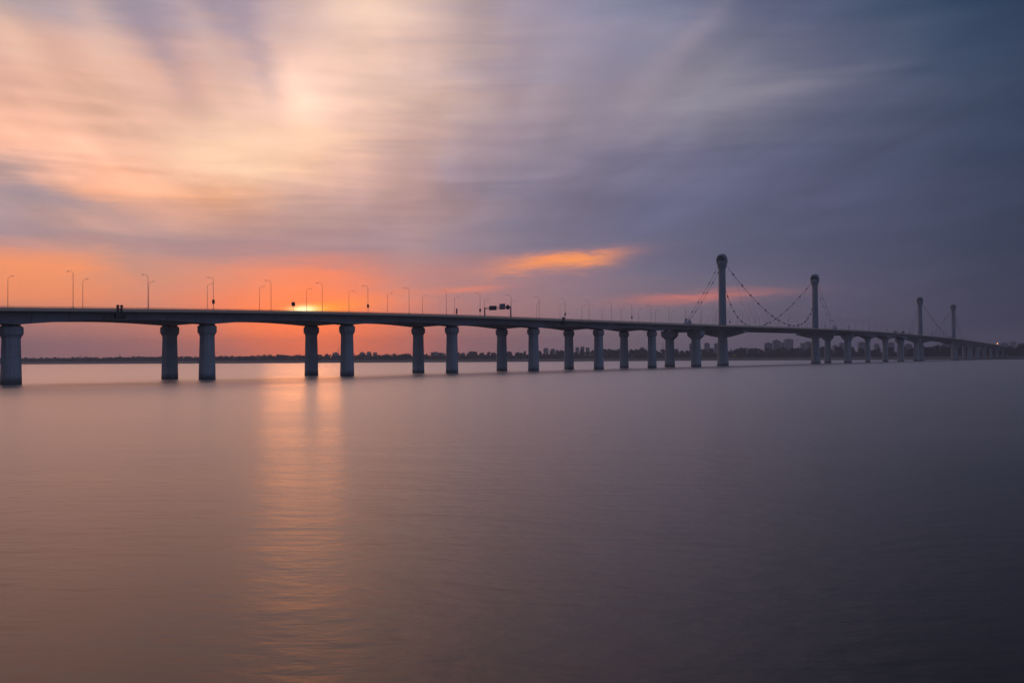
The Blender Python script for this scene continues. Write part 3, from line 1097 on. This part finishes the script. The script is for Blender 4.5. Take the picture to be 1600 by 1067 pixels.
def building(x0, x1, ytop, dist, lab, mat, roofh=True, group=None, name='apartment_tower', cat='building'):
    xc = (x0 + x1) / 2
    w = (x1 - x0) / 1600 * dist
    top = (ZH(xc) - ytop) / 1600 * dist + CAM_H
    if roofh:
        top -= 2.6
    z0 = 4.6
    h = top - z0
    o = obj(name, None)
    o.location = ((xc - 800) / 1600 * dist, dist, z0)
    rot = random.uniform(-0.12, 0.12)
    o.rotation_euler = (0, 0, rot)
    dpt = max(12, w * 0.6)
    hw_, hd_ = w / 2 * 0.97, dpt / 2
    m = MB()
    # plan with two recessed bays on the river side
    b = hw_
    plan = [(-b, -hd_), (-b * 0.42, -hd_), (-b * 0.42, -hd_ + 1.6), (-b * 0.16, -hd_ + 1.6), (-b * 0.16, -hd_), (b * 0.16, -hd_), (b * 0.16, -hd_ + 1.6), (b * 0.42, -hd_ + 1.6), (b * 0.42, -hd_), (b, -hd_), (b, hd_), (-b, hd_)]
    m.loft([[(px_, py_, z) for px_, py_ in plan] for z in (0, h)])
    m.build('wall', mat, o)
    rf = MB().box(-b - 0.25, b + 0.25, -hd_ - 0.25, hd_ + 0.25, h, h + 0.9).build('roof', 'roof', o)
    if roofh:
        MB().box(-b * 0.38, b * 0.38, -hd_ * 0.5, hd_ * 0.5, h + 0.9, h + 3.4).build('roof_house', mat, rf)
    for c, ww in ((-0.71, 0.17), (0.0, 0.11), (0.71, 0.17)):
        MB().box((c - ww) * b, (c + ww) * b, -hd_ - 0.08, -hd_ + 0.3, 2.5, h - 1.5).build('window_strip', 'glass', o)
    return tag(o, lab, cat, group)


BLD = [
    (520, 529, 550.5, 'small pale block over the trees just left of the third near pier', 'wall_a'),
    (562, 570, 550.0, 'leftmost of three pale blocks right of the setting sun', 'wall_a'),
    (573, 580, 549.5, 'middle of three pale blocks right of the setting sun', 'wall_c'),
    (583, 589, 551.0, 'rightmost and lowest of three pale blocks right of the setting sun', 'wall_a'),
    (676, 685, 549.5, 'taller left part of the pale pair behind the trees left of the fourth near pier', 'wall_a'),
    (686, 696, 551.5, 'lower right part of the pale pair behind the trees left of the fourth near pier', 'wall_c'),
    (720, 727, 551.0, 'lone low block just right of the fourth near pier', 'wall_b'),
    (849, 857, 543.5, 'tall hazy tower just right of the fifth near pier', 'wall_b'),
    (860, 867, 544.8, 'second hazy tower right of the fifth near pier', 'wall_a'),
    (873, 880, 547.0, 'shorter hazy block left of a far pier in the middle of the approach', 'wall_b'),
    (899, 905, 543.0, 'left one of three even hazy towers in the middle of the approach', 'wall_a'),
    (907, 913, 542.0, 'central and tallest one of three even hazy towers in the middle of the approach', 'wall_b'),
    (915, 921, 543.2, 'right one of three even hazy towers in the middle of the approach', 'wall_a'),
    (958, 965, 547.0, 'low hazy block between the last approach piers', 'wall_b'),
    (1000, 1007, 542.5, 'single hazy tower left of the broad-headed piers', 'wall_b'),
    (1077, 1084, 536.0, 'hazy tower half hidden by the nearer broad-headed pier', 'wall_b'),
    (1100.5, 1108.5, 535.5, 'tall blue-grey tower left of the nearest bridge tower', 'wall_b'),
    (1109, 1114, 544.0, 'low wing beside the tall building left of the nearest bridge tower', 'wall_b'),
    (1116, 1123, 536.2, 'tall building touching the left side of the nearest bridge tower', 'wall_b'),
    (1150, 1158, 546.0, 'low pale block just right of the nearest bridge tower', 'wall_a'),
    (1161, 1172, 543.5, 'broad pale low block right of the nearest bridge tower', 'wall_a'),
    (1176, 1184, 544.5, 'low pale block left of the big tower cluster', 'wall_a'),
    (1194.5, 1206, 535.0, 'leftmost tower of the big cluster between the nearer bridge towers', 'wall_b'),
    (1207.5, 1218.5, 531.0, 'second tower of the big cluster between the nearer bridge towers', 'wall_b'),
    (1219, 1225, 535.2, 'narrow lower tower inside the big cluster between the nearer bridge towers', 'wall_b'),
    (1225.5, 1238.5, 529.3, 'tallest and rightmost tower of the big cluster between the nearer bridge towers', 'wall_b'),
    (1251, 1257, 536.5, 'shorter tower left of the second bridge tower', 'wall_b'),
    (1258, 1267, 533.5, 'taller tower against the left side of the second bridge tower', 'wall_b'),
    (1301, 1308, 539.0, 'lower tower just right of the second bridge tower', 'wall_b'),
    (1311, 1320, 535.5, 'taller tower seen between two piers right of the second bridge tower', 'wall_b'),
    (1341, 1352, 534.0, 'broad tower seen between piers right of the second broad-headed pair', 'wall_b'),
    (1366, 1373, 537.0, 'tower framed by the haunched arch between the tower pairs', 'wall_b'),
    (1387, 1397, 534.5, 'tower seen between the last two piers before the third bridge tower', 'wall_b'),
    (1414, 1424, 537.0, 'tower just left of the third bridge tower', 'wall_b'),
    (1470, 1484, 537.0, 'broad block under the deck between the farther bridge towers', 'wall_b'),
    (1562, 1574, 535.0, 'block beyond the right end of the bridge', 'wall_b'),
    (1578, 1587, 533.5, 'taller block near the right edge of the view', 'wall_b'),
    (1588, 1604, 536.0, 'broad block at the right edge of the view', 'wall_b'),
]
for i, (x0, x1, yt, lab, mt) in enumerate(BLD):
    building(x0, x1, yt, 2950 + (i * 137) % 500, lab, mt, roofh=(x1 - x0) > 6.5)

# thin masts over the left wood and behind the broad-headed pier
for x, yt, dist, lab in ((126, 553.0, 2700, 'thin mast over the low wood at the left'), (187, 552.0, 2700, 'taller thin mast right of the first one over the low wood'),
                         (529, 541.5, 3000, 'slim mast above a pale block right of the setting sun'), (1036, 534.5, 2500, 'dark pole left of the broad-headed piers')):
    top = (ZH(x) - yt) / 1600 * dist + CAM_H
    o = obj('mast', None)
    o.location = ((x - 800) / 1600 * dist, dist, 4.6)
    MB().tube([(0, 0, 0), (0, 0, top * 0.6), (0, 0, top - 4.6)], [0.8, 0.6, 0.35], 6).build('pole', 'dark', o)
    MB().box(-1.8, 1.8, -0.2, 0.2, (top - 4.6) * 0.86, (top - 4.6) * 0.86 + 0.5).build('crossarm', 'dark', o)
    tag(o, lab, 'mast')

# two lit lamps on the far bank
for x, y, dist, rad, mt, lab in ((1147, 555.2, shore_at(1147) + 262, 0.6, 'lit_yellow', 'small yellow lit lamp on the bank right of the nearest tower'),
                                 (1558.5, 536.5, 1850, 0.62, 'lit_orange', 'orange lit lamp at the far right end of the bridge')):
    z = (ZH(x) - y) / 1600 * dist + CAM_H
    g0 = bank_z(dist - shore_at(x)) - 0.2
    o = obj('lit_lamp', None)
    o.location = ((x - 800) / 1600 * dist, dist, g0)
    MB().tube([(0, 0, 0), (0, 0, z - g0)], [0.22, 0.14], 6).build('pole', 'lamp', o)
    rings = []
    for j in range(1, 8):
        e = math.pi * j / 8
        rings.append([(rad * math.sin(e) * math.cos(2 * math.pi * i / 10), rad * math.sin(e) * math.sin(2 * math.pi * i / 10), z - g0 - rad * math.cos(e) * 0.8) for i in range(10)])
    MB().loft(rings).build('lamp_globe', mt, o, smooth=True)
    tag(o, lab, 'lamp')

# ------------------------------------------------------------------ air
hz = bpy.data.materials.new('haze_air')
hz.use_nodes = True
ht = hz.node_tree
ht.nodes.clear()
pv = ht.nodes.new('ShaderNodeVolumePrincipled')
pv.inputs['Color'].default_value = (0.80, 0.87, 1.0, 1)
pv.inputs['Density'].default_value = 0.00015
pv.inputs['Anisotropy'].default_value = 0.3
ho = ht.nodes.new('ShaderNodeOutputMaterial')
ht.links.new(pv.outputs[0], ho.inputs['Volume'])
hb = MB().box(-5600, 5600, -1600, 5600, -4.2, 112)
hzo = hb.build('haze', hz)
tag(hzo, 'thin evening haze over the river', 'haze', kind='stuff')
